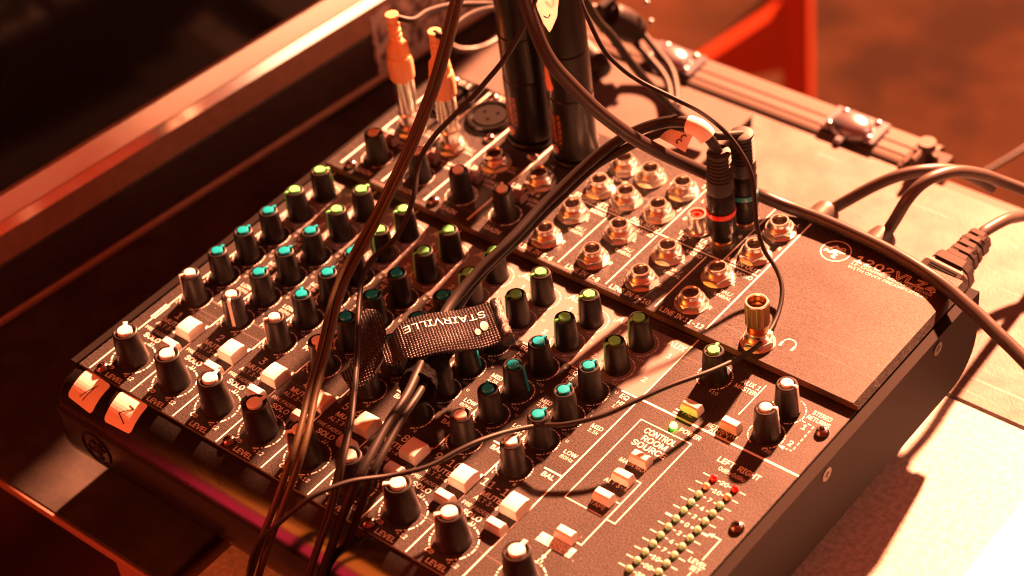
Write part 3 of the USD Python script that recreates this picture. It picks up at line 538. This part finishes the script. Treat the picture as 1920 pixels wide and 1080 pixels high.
# ------------------------------------------------------------------ cables
CAB = {
    'twin_a': [(114.1, 124.0, 150.0), (107.5, 116.7, 122.0), (99.5, 111.5, 98.0), (92.6, 96.8, 72.0), (89.4, 79.2, 54.0), (91.4, 59.5, 44.0), (102.0, 38.6, 37.0), (112.8, 18.2, 32.0), (124.5, -3.5, 27.0), (124.9, -17.8, 12.0), (120.4, -26.5, -6.0), (116.0, -32.8, -24.0)],
    'twin_b': [(116.1, 125.2, 150.0), (109.6, 118.0, 122.0), (101.6, 112.8, 98.0), (94.7, 98.1, 72.0), (91.7, 80.6, 54.0), (93.9, 61.1, 44.0), (104.2, 40.0, 37.0), (115.1, 19.7, 32.0), (127.3, -1.7, 27.0), (127.7, -16.0, 12.0), (123.3, -24.6, -6.0), (118.8, -30.9, -24.0)],
    'thin_left': [(121.3, 158.7, 130.0), (110.4, 151.6, 104.0), (96.5, 147.2, 84.0), (87.6, 140.3, 72.0), (80.4, 131.8, 62.0), (78.4, 123.8, 54.0), (83.5, 113.0, 46.0), (84.2, 100.6, 36.0), (80.3, 89.2, 30.0), (83.3, 78.4, 27.0), (95.8, 62.3, 26.0), (116.1, 39.6, 27.0), (131.7, 19.1, 28.0), (139.3, 6.4, 27.0), (145.1, -7.6, 18.0), (143.2, -16.3, 2.0), (139.7, -24.5, -16.0)],
    'fat_a': [(172.4, 194.1, 47.0), (170.5, 193.4, 56.0), (166.5, 191.7, 62.0), (159.2, 190.5, 63.0), (150.1, 188.7, 60.0), (138.9, 182.1, 54.0), (129.5, 169.0, 46.0), (123.8, 147.6, 38.0), (121.4, 122.8, 32.0), (118.7, 103.9, 27.0), (119.8, 87.5, 24.0), (127.4, 67.7, 24.0), (138.2, 43.7, 26.0), (146.0, 20.7, 28.0), (151.0, 2.0, 24.0), (147.5, -7.5, 8.0), (142.4, -20.7, -18.0)],
    'fat_b': [(173.2, 202.0, 46.0), (169.0, 199.4, 54.0), (163.6, 194.7, 57.0), (155.8, 191.2, 57.0), (147.9, 187.6, 54.0), (137.9, 179.2, 48.0), (128.6, 169.5, 41.0), (123.8, 150.5, 34.0), (120.1, 130.4, 28.0), (117.8, 111.0, 24.0), (119.1, 94.0, 20.0), (128.6, 71.7, 20.0), (137.4, 52.8, 22.0), (146.0, 28.8, 25.0), (151.4, 9.1, 22.0), (150.4, -1.0, 8.0), (145.6, -15.5, -18.0)],
    'thin_front': [(116.6, 39.7, 30.0), (134.6, 18.5, 33.0), (145.8, 2.0, 32.0), (149.2, -10.1, 20.0), (146.8, -18.0, 6.0), (142.0, -24.9, -14.0)],
    'thin_loop': [(112.0, 189.8, 110.0), (118.6, 186.3, 102.0), (127.2, 184.4, 90.0), (134.4, 186.0, 82.0), (141.9, 189.1, 76.0), (152.2, 193.8, 70.0), (161.4, 198.3, 64.0), (170.8, 200.7, 57.0), (178.7, 200.9, 49.0), (184.6, 199.2, 42.0), (188.5, 195.6, 34.0), (192.7, 190.3, 26.0), (197.9, 187.4, 18.0), (205.3, 185.2, 12.0), (211.4, 179.6, 8.0), (215.9, 169.7, 5.2), (218.8, 157.7, 5.4), (220.8, 143.4, 9.0), (218.9, 123.6, 15.0), (212.3, 106.0, 18.0), (205.7, 91.8, 18.0), (199.2, 80.8, 16.0), (189.1, 71.2, 14.0), (179.9, 66.8, 12.0), (176.0, 55.2, 17.0), (172.9, 42.9, 21.0), (170.3, 34.1, 22.0), (166.0, 21.6, 22.0), (158.4, 10.2, 23.0), (151.9, -1.6, 27.0), (146.9, -12.6, 28.0), (142.6, -19.8, 25.0), (133.8, -24.6, 14.0), (124.2, -26.1, 2.0), (119.8, -29.5, -8.0), (119.0, -34.7, -20.0)],
    'fat_right': [(117.9, 152.1, 135.0), (121.4, 152.6, 118.0), (127.1, 153.2, 104.0), (132.8, 157.3, 92.0), (140.4, 164.7, 76.0), (148.6, 176.5, 58.0), (157.7, 194.2, 38.0), (170.8, 215.3, 16.0), (179.0, 222.3, 9.0), (192.5, 225.3, 6.3), (215.4, 225.2, 6.0), (238.9, 222.8, 6.0), (259.9, 217.7, 6.2), (278.7, 207.5, 10.0), (299.2, 193.3, 17.0), (326.8, 172.5, 27.0), (368.1, 143.8, 40.0), (413.3, 122.3, 50.0)],
    'rear_long': [(41.0, 271.6, 40.0), (46.8, 276.5, 20.0), (50.0, 282.6, 8.0), (57.2, 288.2, -10.0), (62.3, 295.0, -25.0), (67.8, 299.7, -36.0), (76.0, 302.4, -44.0), (87.5, 299.0, -48.0)],
    'xlr_in_a': [(1.4, 313.6, -10.0), (6.6, 321.3, -14.0), (10.2, 329.1, -18.0), (16.2, 331.8, -20.0)],
    'xlr_in_b': [(-3.9, 319.6, -16.0), (3.1, 325.1, -20.0), (9.4, 329.6, -23.0), (16.5, 332.3, -24.0)],
    'xlr_out_a': [(21.1, 341.1, -36.0), (33.0, 337.9, -42.0), (42.7, 334.5, -46.0), (53.1, 324.4, -47.0), (62.4, 312.4, -47.0)],
    'xlr_out_b': [(20.8, 334.7, -38.0), (30.9, 333.0, -43.0), (41.9, 328.8, -46.0), (50.0, 322.5, -47.0), (59.7, 310.8, -47.0)],
    'plug_cable_a': [(15.2, 183.4, 58.0), (17.1, 184.8, 60.0), (16.6, 190.9, 60.0), (12.6, 204.4, 55.0), (10.2, 220.0, 48.0), (11.3, 235.7, 40.0), (12.6, 251.4, 30.0), (10.8, 273.4, 8.0)],
    'plug_cable_b': [(38.0, 182.2, 56.0), (40.9, 180.8, 62.0), (40.2, 184.7, 64.0), (35.0, 196.3, 60.0), (27.3, 215.2, 52.0), (22.4, 230.6, 44.0), (20.9, 244.2, 36.0), (16.1, 268.1, 16.0)],
    'left_back': [(-42.6, 267.5, -20.0), (-38.1, 270.5, -24.0), (-35.3, 278.7, -28.0), (-33.3, 288.4, -30.0), (-35.9, 307.8, -34.0)],
    'grey_a': [(184.1, 256.9, -18.0), (191.0, 260.3, -12.0), (199.1, 268.1, -6.0), (207.3, 275.7, -2.0), (215.0, 284.3, -2.0), (221.1, 296.3, -8.0), (225.6, 307.2, -18.0), (229.9, 314.1, -26.0)],
    'grey_b': [(212.7, 255.6, -18.0), (215.4, 257.6, -10.0), (219.0, 260.4, 0.0), (221.6, 266.3, 5.0), (224.5, 274.0, 6.0), (228.0, 285.6, 2.0), (231.7, 299.9, -8.0), (236.1, 311.2, -18.0), (249.8, 325.1, -31.0), (272.3, 331.6, -40.0), (308.1, 329.6, -46.0)],
    'power': [(252.8, 264.4, -6.0), (253.9, 269.7, -5.0), (253.9, 280.3, -9.0), (253.3, 293.5, -17.0), (254.0, 312.0, -27.0), (253.6, 342.6, -35.0), (251.4, 382.5, -39.0), (246.0, 430.6, -42.0)],
    'far_thin': [(133.9, 551.2, -200.0), (128.2, 527.4, -200.0), (122.4, 507.3, -200.0)],
}
# orange plugs with their cables
def line_plug(x, y, label, cab):
    s = thing('jack_plug', label, 'audio plug', (x, y, Z2+6))
    z = Z2+6.4
    part(s, 'metal_collar', at(lathe([(0, 0), (4.5, 0), (4.7, .6), (4.7, 4), (4.2, 4.6), (4.2, 9), (4.6, 9.6), (4.6, 22), (0, 22)], 32), x, y, z), 'nickel', 30)
    bt = [(0, 22.1), (4.9, 22.1), (5.5, 23.2), (5.7, 30.5), (5.2, 34), (4.5, 34.6), (4.5, 35.4), (4.9, 36.2), (4.5, 39.6), (3.1, 42)]
    for k in range(4): bt += [(2.95-.1*k, 42.5+2.7*k), (2.5-.1*k, 42.9+2.7*k), (2.5-.1*k, 44.0+2.7*k), (2.95-.1*k, 44.4+2.7*k)]
    bt += [(2.7, 53.4), (2.9, 55.6), (1.6, 55.8), (0, 55.2)]
    part(s, 'moulded_body', at(lathe(bt, 36), x, y, z), 'plug_cream', 30)
    part(s, 'cable', tube([(x, y, z+54.5)]+CAB[cab][2:], 1.5), 'cable_black')
line_plug(11.6, 184.6, 'cream plug with ribbed neck in the leftmost line socket, its whole body in view', 'plug_cable_a')
line_plug(35.8, 184.6, 'cream ribbed plug half hidden behind the hanging twin cable', 'plug_cable_b')
# twin plugs with one double lead
s = thing('twin_audio_lead', 'thick black twin lead with red and teal ringed plugs arching over the jack sockets', 'audio cable', (172, 203, Z2))
def rca(x, y, ringm, cab, lead):
    z = Z2+2.6
    k = part(s, 'plug', at(lathe([(0, 0), (4.9, 0), (5.0, .4), (5.0, 4), (5.9, 4.8), (6.0, 11.4), (5.5, 12.6), (5.5, 16.0), (5.7, 16.2), (5.75, 22), (5.0, 23.4), (4.9, 24)], 40), x, y, z), 'adapter_black', 30)
    part(k, 'contact_collar', at(lathe([(0, -1.4), (4.3, -1.4), (4.3, -.05), (0, -.05)], 30), x, y, z), 'brass')
    part(k, 'colour_ring', at(trimesh.creation.annulus(5.0, 6.02, 2.2, sections=40), x, y, z+13.8), ringm, 30)
    bt = [(0, 24), (5.1, 24), (5.6, 26), (5.35, 30)]
    for q in range(7): bt += [(5.2-.06*q, 30.6+1.75*q), (4.6-.06*q, 30.9+1.75*q), (4.6-.06*q, 31.8+1.75*q), (5.2-.06*q, 32.1+1.75*q)]
    bt += [(4.7, 43.6), (3.4, 44.2), (0, 44.2)]
    part(k, 'ribbed_boot', at(lathe(bt, 36), x, y, z), 'rubber', 30)
    cp = spline([(x, y, z+43)]+CAB[cab][1:]); part(s, 'cable', tube(cp, np.interp(np.linspace(0, 1, len(cp)), [.55, .7], lead), raw=True, wob=.3), 'cable_black')
rca(171.6, 196.2, 'ring_red', 'fat_a', (2.2, 1.7)); rca(172.6, 210.6, 'ring_teal', 'fat_b', (1.8, 1.45))
tp = spline([CAB['fat_a'][1], CAB['fat_a'][2], CAB['fat_a'][3]], .8); n = len(tp)
part(s, 'tape_wrap', tube(tp[int(n*.22):int(n*.86)]-np.array([0, 0, .4]), 3.7, 24, raw=True), 'tape')
# hanging flag of the tape wrap
a, b = np.array(CAB['fat_a'][2])+[-1.5, -2.5, -2.5], np.array(CAB['fat_a'][3])+[-4, -2.5, -3.5]
fl = []
for i in range(9):
    for j in range(5):
        u, v = i/8, j/4; q = a*(1-u)+b*u+np.array([-1.8*u*v-2*v, -3*v, -7.5*v*(1-.45*u)])+np.array([1.2*math.sin(u*3.1), 0, .8*math.sin(v*3)]); fl.append(q)
ff = [[i*5+j, i*5+5+j, i*5+6+j, i*5+1+j] for i in range(8) for j in range(4)]; ff = np.array(ff); ff = np.vstack([ff[:, [0, 1, 2]], ff[:, [0, 2, 3]]])
part(s, 'tape_flag', trimesh.Trimesh(fl, ff, process=False), 'tape_back', True)
fl = np.array(fl).reshape(9, 5, 3)
def on_flag(u, v): return fl[int(round(u*8)), int(round(v*4))]*.0 + (a*(1-u)+b*u+np.array([-1.8*u*v-2*v, -3*v, -7.5*v*(1-.45*u)])+np.array([1.2*math.sin(u*3.1), 0, .8*math.sin(v*3)])) + np.array([.25, -.3, .1])
for pts in ([(.30, .25), (.42, .12), (.50, .3), (.45, .45)], [(.36, .62), (.48, .55), (.55, .72), (.46, .82)]):
    part(s, 'pen_mark', tube([on_flag(u, v) for u, v in pts], .26, 6), 'pen')

def lead(name, keys, r, m, label, cat='cable', **kw):
    s = thing(name, label, cat, tuple(np.array(CAB[keys[0]]).min(0)))
    for k in keys: part(s, 'strand' if len(keys) > 1 else 'cable', tube(CAB[k], r, wob=.35, seed=len(k)), m)
    return s
lead('twin_flat_cable', ['twin_a', 'twin_b'], 1.32, 'cable_olive', 'dark olive twin flat cable hanging from the top across the left knobs')
lead('thin_cable', ['thin_left'], 1.05, 'cable_black', 'thin black cable beside the twin flat cable, curving down over the left knobs')
lead('thin_cable', ['thin_front'], .95, 'cable_black', 'thin dark cable falling from under the strap over the front edge')
lead('thin_cable', ['thin_loop'], .95, 'cable_black', 'long thin cable looping past the headphone adapter and back across the panel')
lead('thick_cable', ['fat_right'], 2.75, 'cable_dark', 'thick cable running over the model name at the rear of the mixer')
lead('thick_cable', ['rear_long'], 2.1, 'cable_black', 'blurred dark cable descending behind the right adapter onto the flat box')
lead('thin_cable', ['left_back'], 1.5, 'cable_grey', 'reddish cable arc in the gap left of the adapters')
lead('thin_cable', ['far_thin'], 1.6, 'cable_black', 'thin dark red cable far behind at the right edge')
# rear grey plugs
for nm, x, lab in (('grey_a', 183.2, 'left one of two plain round cable plugs at the rear of the mixer'), ('grey_b', 211.6, 'right one of two plain round cable plugs at the rear of the mixer')):
    s = thing('rear_plug', lab, 'audio plug', (x, 226, -26)); pts = CAB[nm]
    p0 = np.array([x, 228.4, -19.]); p1 = np.array(pts[0])
    L = np.linalg.norm(p1-p0)
    part(s, 'plug_body', along(lathe([(0, 0), (4.6, 0), (4.6, 6), (6.1, 7), (6.3, L-4.5), (5.7, L-1.5), (3.4, L), (0, L)], 36), p0, p1), 'cable_grey', 30)
    part(s, 'cable', tube([p1-(p1-p0)/L*2]+pts[1:], 2.6), 'cable_grey')
# mains plug
s = thing('power_cord', 'grey moulded mains plug with ribbed neck and cable at the rear right of the mixer', 'power cord', (247, 240, -20))
p0, p1 = np.array([249.0, 228.6, -15.0]), np.array([252.6, 264.0, -6.0]); ax = (p1-p0)/np.linalg.norm(p1-p0); sd = np.cross(ax, [0, 0, 1]); sd /= np.linalg.norm(sd); up = np.cross(sd, ax)
def loc(q): q = np.array(q, float); return p0+q[:, :1]*ax+q[:, 1:2]*sd+q[:, 2:3]*up
def lbox(l0, l1, w0, w1, h0, h1, b=1.):
    def sec(l, w, h): return [(l, sx*(w-b*ex), sz*(h-b*ez)) for sx in (-1, 1) for sz in (-1, 1) for ex, ez in ((0, 1), (1, 0))]
    return trimesh.convex.convex_hull(loc(sec(l0, w0, h0)+sec(l1, w1, h1)))
part(s, 'plug_body', [lbox(0, 12, 11.2, 10.6, 6.6, 7.4, 2), lbox(12, 14.6, 10.6, 8.2, 7.4, 6.6, 2), lbox(14.8, 18.6, 8.6, 8.2, 7.6, 7.2, 2.4)], 'cable_grey', 30)
for i in range(9): part(s, 'grip_rib', trimesh.convex.convex_hull(loc([(2.2+i*1.05+e, w, h) for e in (0, .5) for w in (-6.4, 6.4) for h in (7.0+.035*i, 7.5+.035*i)])), 'cable_black', False)
nk = [lbox(18.7, 36, 3.4, 2.9, 3.4, 2.9, 1.2)]
for i in range(5): nk.append(lbox(19.4+i*3.5, 21.6+i*3.5, 6.2-.35*i, 6.0-.35*i, 6.0-.35*i, 5.8-.35*i, 2))
for i in range(4):
    sg = 1 if i % 2 else -1; w = 4.6-.3*i; m = lbox(21.2+i*3.5, 23.2+i*3.5, 2.2, 2.2, 5.5-.3*i, 5.5-.3*i, .6); m.apply_translation(sd*sg*2.6); nk.append(m)
part(s, 'ribbed_neck', nk, 'cable_grey', 30)
part(s, 'cable', tube([loc([(34, 0, 0)])[0], loc([(38, -.4, .4)])[0]]+CAB['power'][2:], 2.5), 'cable_grey')

# headphone thread adapter
s = thing('thread_adapter', 'knurled brass headphone adapter standing in the headphone socket', 'adapter', (217, 154.6, Z2+6))
z = Z2+6.4
part(s, 'threaded_neck', at(lathe([(0, 0), (3.9, 0), (4.1, .5), (3.5, 1.0), (4.0, 1.6), (3.5, 2.1), (4.0, 2.7), (3.5, 3.2), (3.9, 3.8), (3.9, 4.2), (0, 4.2)], 32), 217, 154.6, z), 'brass', 30)
q = []
for k in range(72):
    a = 2*np.pi*k/72; r = 4.75 if k % 2 else 4.5; q.append((r*math.cos(a), r*math.sin(a)))
body = extr(Polygon(q).difference(Point(0, 0).buffer(3.5, 16)), 10.2)
k = part(s, 'knurled_barrel', at(body, 217, 154.6, z+4.3), 'brass', False)
part(k, 'barrel_lip', at(lathe([(3.5, 0), (4.6, 0), (4.4, .6), (3.7, .6), (3.5, 0)], 40), 217, 154.6, z+14.55), 'nickel', 30)
part(k, 'inner_thread', at(lathe([(3.45, .4), (3.1, 1.2), (3.45, 2), (3.1, 2.8), (3.45, 3.6), (3.1, 4.4), (3.45, 5.2), (3.1, 6), (3.45, 6.8), (3.1, 7.6), (3.45, 9.8)], 36), 217, 154.6, z+4.4), 'brass', 30)

# cable connectors on the flat box (blurred)
s = thing('cable_connector', 'blurred dark plug connector with bright screws on the flat box behind the adapters', 'connector', (13, 334, TZ+8))
p0, p1 = np.array([13., 327, -20]), np.array([20., 340, -36])
k = part(s, 'shell', [along(lathe([(0, 0), (6.5, 0), (7.5, 1.5), (8.2, 8), (7.8, 16), (6.4, 20), (4.5, 22), (0, 22)], 28), p0, p1), cbox(8, 12.4, 322, 334, -27, -12, 1)], 'cable_black', 30)
for q in ((22, 345, -20), (26, 342, -28), (14, 336, -11)): part(k, 'screw_head', at(trimesh.creation.icosphere(2, 1.6), *q), 'chrome')
for k in ('xlr_in_a', 'xlr_in_b', 'xlr_out_a', 'xlr_out_b'): part(s, 'cable', tube(CAB[k], 1.9), 'cable_grey' if 'in' in k else 'cable_black')
s = thing('cable_connector', 'blurred crumpled dark connector right behind the right adapter', 'connector', (-10, 318, TZ+8))
part(s, 'shell', along(lathe([(0, 0), (5, 0), (6.5, 3), (6.5, 20), (4.8, 25), (0, 26)], 24), np.array([-8., 322, -40]), np.array([15., 316, -46])), 'cable_black', 30)
# hanging paper tag at the top
s = thing('paper_tag', 'white pointed paper tag with scribbles hanging at the top between the adapters', 'paper tag', (100, 190, 70))
q = np.array([(105.3, 172.3, 121), (115.0, 178.0, 121), (112.4, 176.6, 104), (109.4, 176.2, 97.5), (107.8, 176.4, 95.2), (106.6, 175.0, 99.5), (105.6, 173.4, 107)])
nq = np.array([.74, -.62, .25]); part(s, 'paper', trimesh.convex.convex_hull(np.vstack([q, q-nq*.4])), 'tag_paper', False)
for pts in ([(107.2, 174.6, 104), (108.6, 175.4, 103), (109.6, 176.0, 105)], [(108.6, 175.2, 111), (110.4, 176.4, 108), (111.4, 177.0, 112)]): part(s, 'pen_mark', tube(np.array(pts)+nq*.5, .22, 6), 'pen')

# ------------------------------------------------------------------ cable strap
sp = thing('cable_strap', 'black woven hook and loop strap with a white printed name around the cable bundle', 'cable strap', (122, 78, 15))
O, E1, E2 = np.array([118.6, 61.6]), np.array([.605, .796]), np.array([-.796, .605])      # along the strap, across it
def sz(s_, t_): return 26.2+1.7*(1-((t_-0)/12.)**2)-.9*np.clip((4-s_)/4, 0, 2)**2+1.2*np.sin(s_*.16)
def strap(s_, t_, lift=0.): q = O+np.outer(s_, E1)+np.outer(t_, E2); return np.c_[q, sz(s_, t_)+lift]
S, T = np.meshgrid(np.linspace(-7, 37, 60), np.linspace(-1, 1, 28), indexing='ij'); Wd = np.interp(S[:, 0], [-7, -2, 5, 37], [5, 8.0, 11.0, 11.6])[:, None]; T = T*Wd
top = strap(S.ravel(), T.ravel()); bot = top-np.array([0, 0, 1.3]); nn = len(top); gi = np.arange(nn).reshape(S.shape); a_, b_, c_, d_ = gi[:-1, :-1].ravel(), gi[1:, :-1].ravel(), gi[1:, 1:].ravel(), gi[:-1, 1:].ravel()
F = np.vstack([np.c_[a_, b_, c_], np.c_[a_, c_, d_], np.c_[a_, c_, b_]+nn, np.c_[a_, d_, c_]+nn])
ed = np.concatenate([gi[0, ::-1], gi[1:, 0], gi[-1, 1:], gi[::-1, -1][1:]]); F = np.vstack([F, [[ed[i], ed[i+1], ed[i+1]+nn] for i in range(len(ed)-1)], [[ed[i], ed[i+1]+nn, ed[i]+nn] for i in range(len(ed)-1)]])
band = trimesh.Trimesh(np.vstack([top, bot]), F, process=False); band.fix_normals(); bp = part(sp, 'strap_band', band, 'weave', 40)
tx = [affinity.rotate(p, 180, origin=(0, 0)) for p in fit_text('STAIRVILLE', 4.0, 0, 31.5, 0, False)]
m = flat([affinity.translate(p, 34.0, 6.0) for p in tx]+[affinity.scale(Point(0, 0).buffer(1), 1.7, 2.6).__class__(affinity.translate(affinity.scale(Point(0, 0).buffer(1), 1.5, 2.5), 32.2, -2.4)), affinity.translate(affinity.scale(Point(0, 0).buffer(1), 1.1, 1.6), 29.2, -4.6)], 0.)
m = m.subdivide(); m.vertices = strap(m.vertices[:, 0], m.vertices[:, 1], .32); part(bp, 'printed_name', m, 'white_ink', False)
def fuzz(m, amp, sc, seed=0):
    v = m.vertices.copy(); n_ = m.vertex_normals; m.vertices = v+n_*((meshkit.fbm(v*sc, 3, seed)-.5)*2*amp)[:, None]; return m
ro = tube([np.r_[O+E1*39.4+E2*q, 24.6] for q in np.linspace(-11.6, 11.6, 12)], 2.4, 20); part(sp, 'rolled_end', fuzz(ro, .9, .9), 'velcro', True)
wr = tube([(123, 78, 17), (126, 70, 17.5), (130, 61, 18.5), (135, 51, 20)], 7.0, 26)
part(sp, 'wrapped_loop', fuzz(wr, 1.3, .5, 3), 'velcro_loop', True)
tl = spline([(91.0, 71.8, 22), (99.0, 66, 23.5), (107, 57, 22), (108.5, 48, 19), (106, 42, 15.5)], 1.); tw = np.gradient(tl, axis=0); tw = np.cross(tw, [0, 0, 1]); tw /= np.linalg.norm(tw, axis=1, keepdims=True)
Lh = np.interp(np.linspace(0, 1, len(tl)), [0, .1, .5, 1], [3.2, 4.6, 5.4, 6.4])[:, None]; rr = [tl+tw*Lh*q+np.array([0, 0, -1.2*abs(q)]) for q in (-1, -.5, 0, .5, 1)]
V = np.concatenate([np.stack(rr, 1).reshape(-1, 3), np.stack(rr, 1).reshape(-1, 3)-[0, 0, 1.2]]); nl = len(tl)*5; F = []
for i in range(len(tl)-1):
    for j in range(4):
        o = i*5+j; F += [[o, o+5, o+6], [o, o+6, o+1], [o+nl, o+6+nl, o+5+nl], [o+nl, o+1+nl, o+6+nl]]
    for j in (0, 4): o = i*5+j; F += [[o, o+nl, o+5+nl], [o, o+5+nl, o+5]]
tm = trimesh.Trimesh(V, F, process=False); tm.fix_normals(); part(sp, 'strap_tail', tm, 'weave', 40)
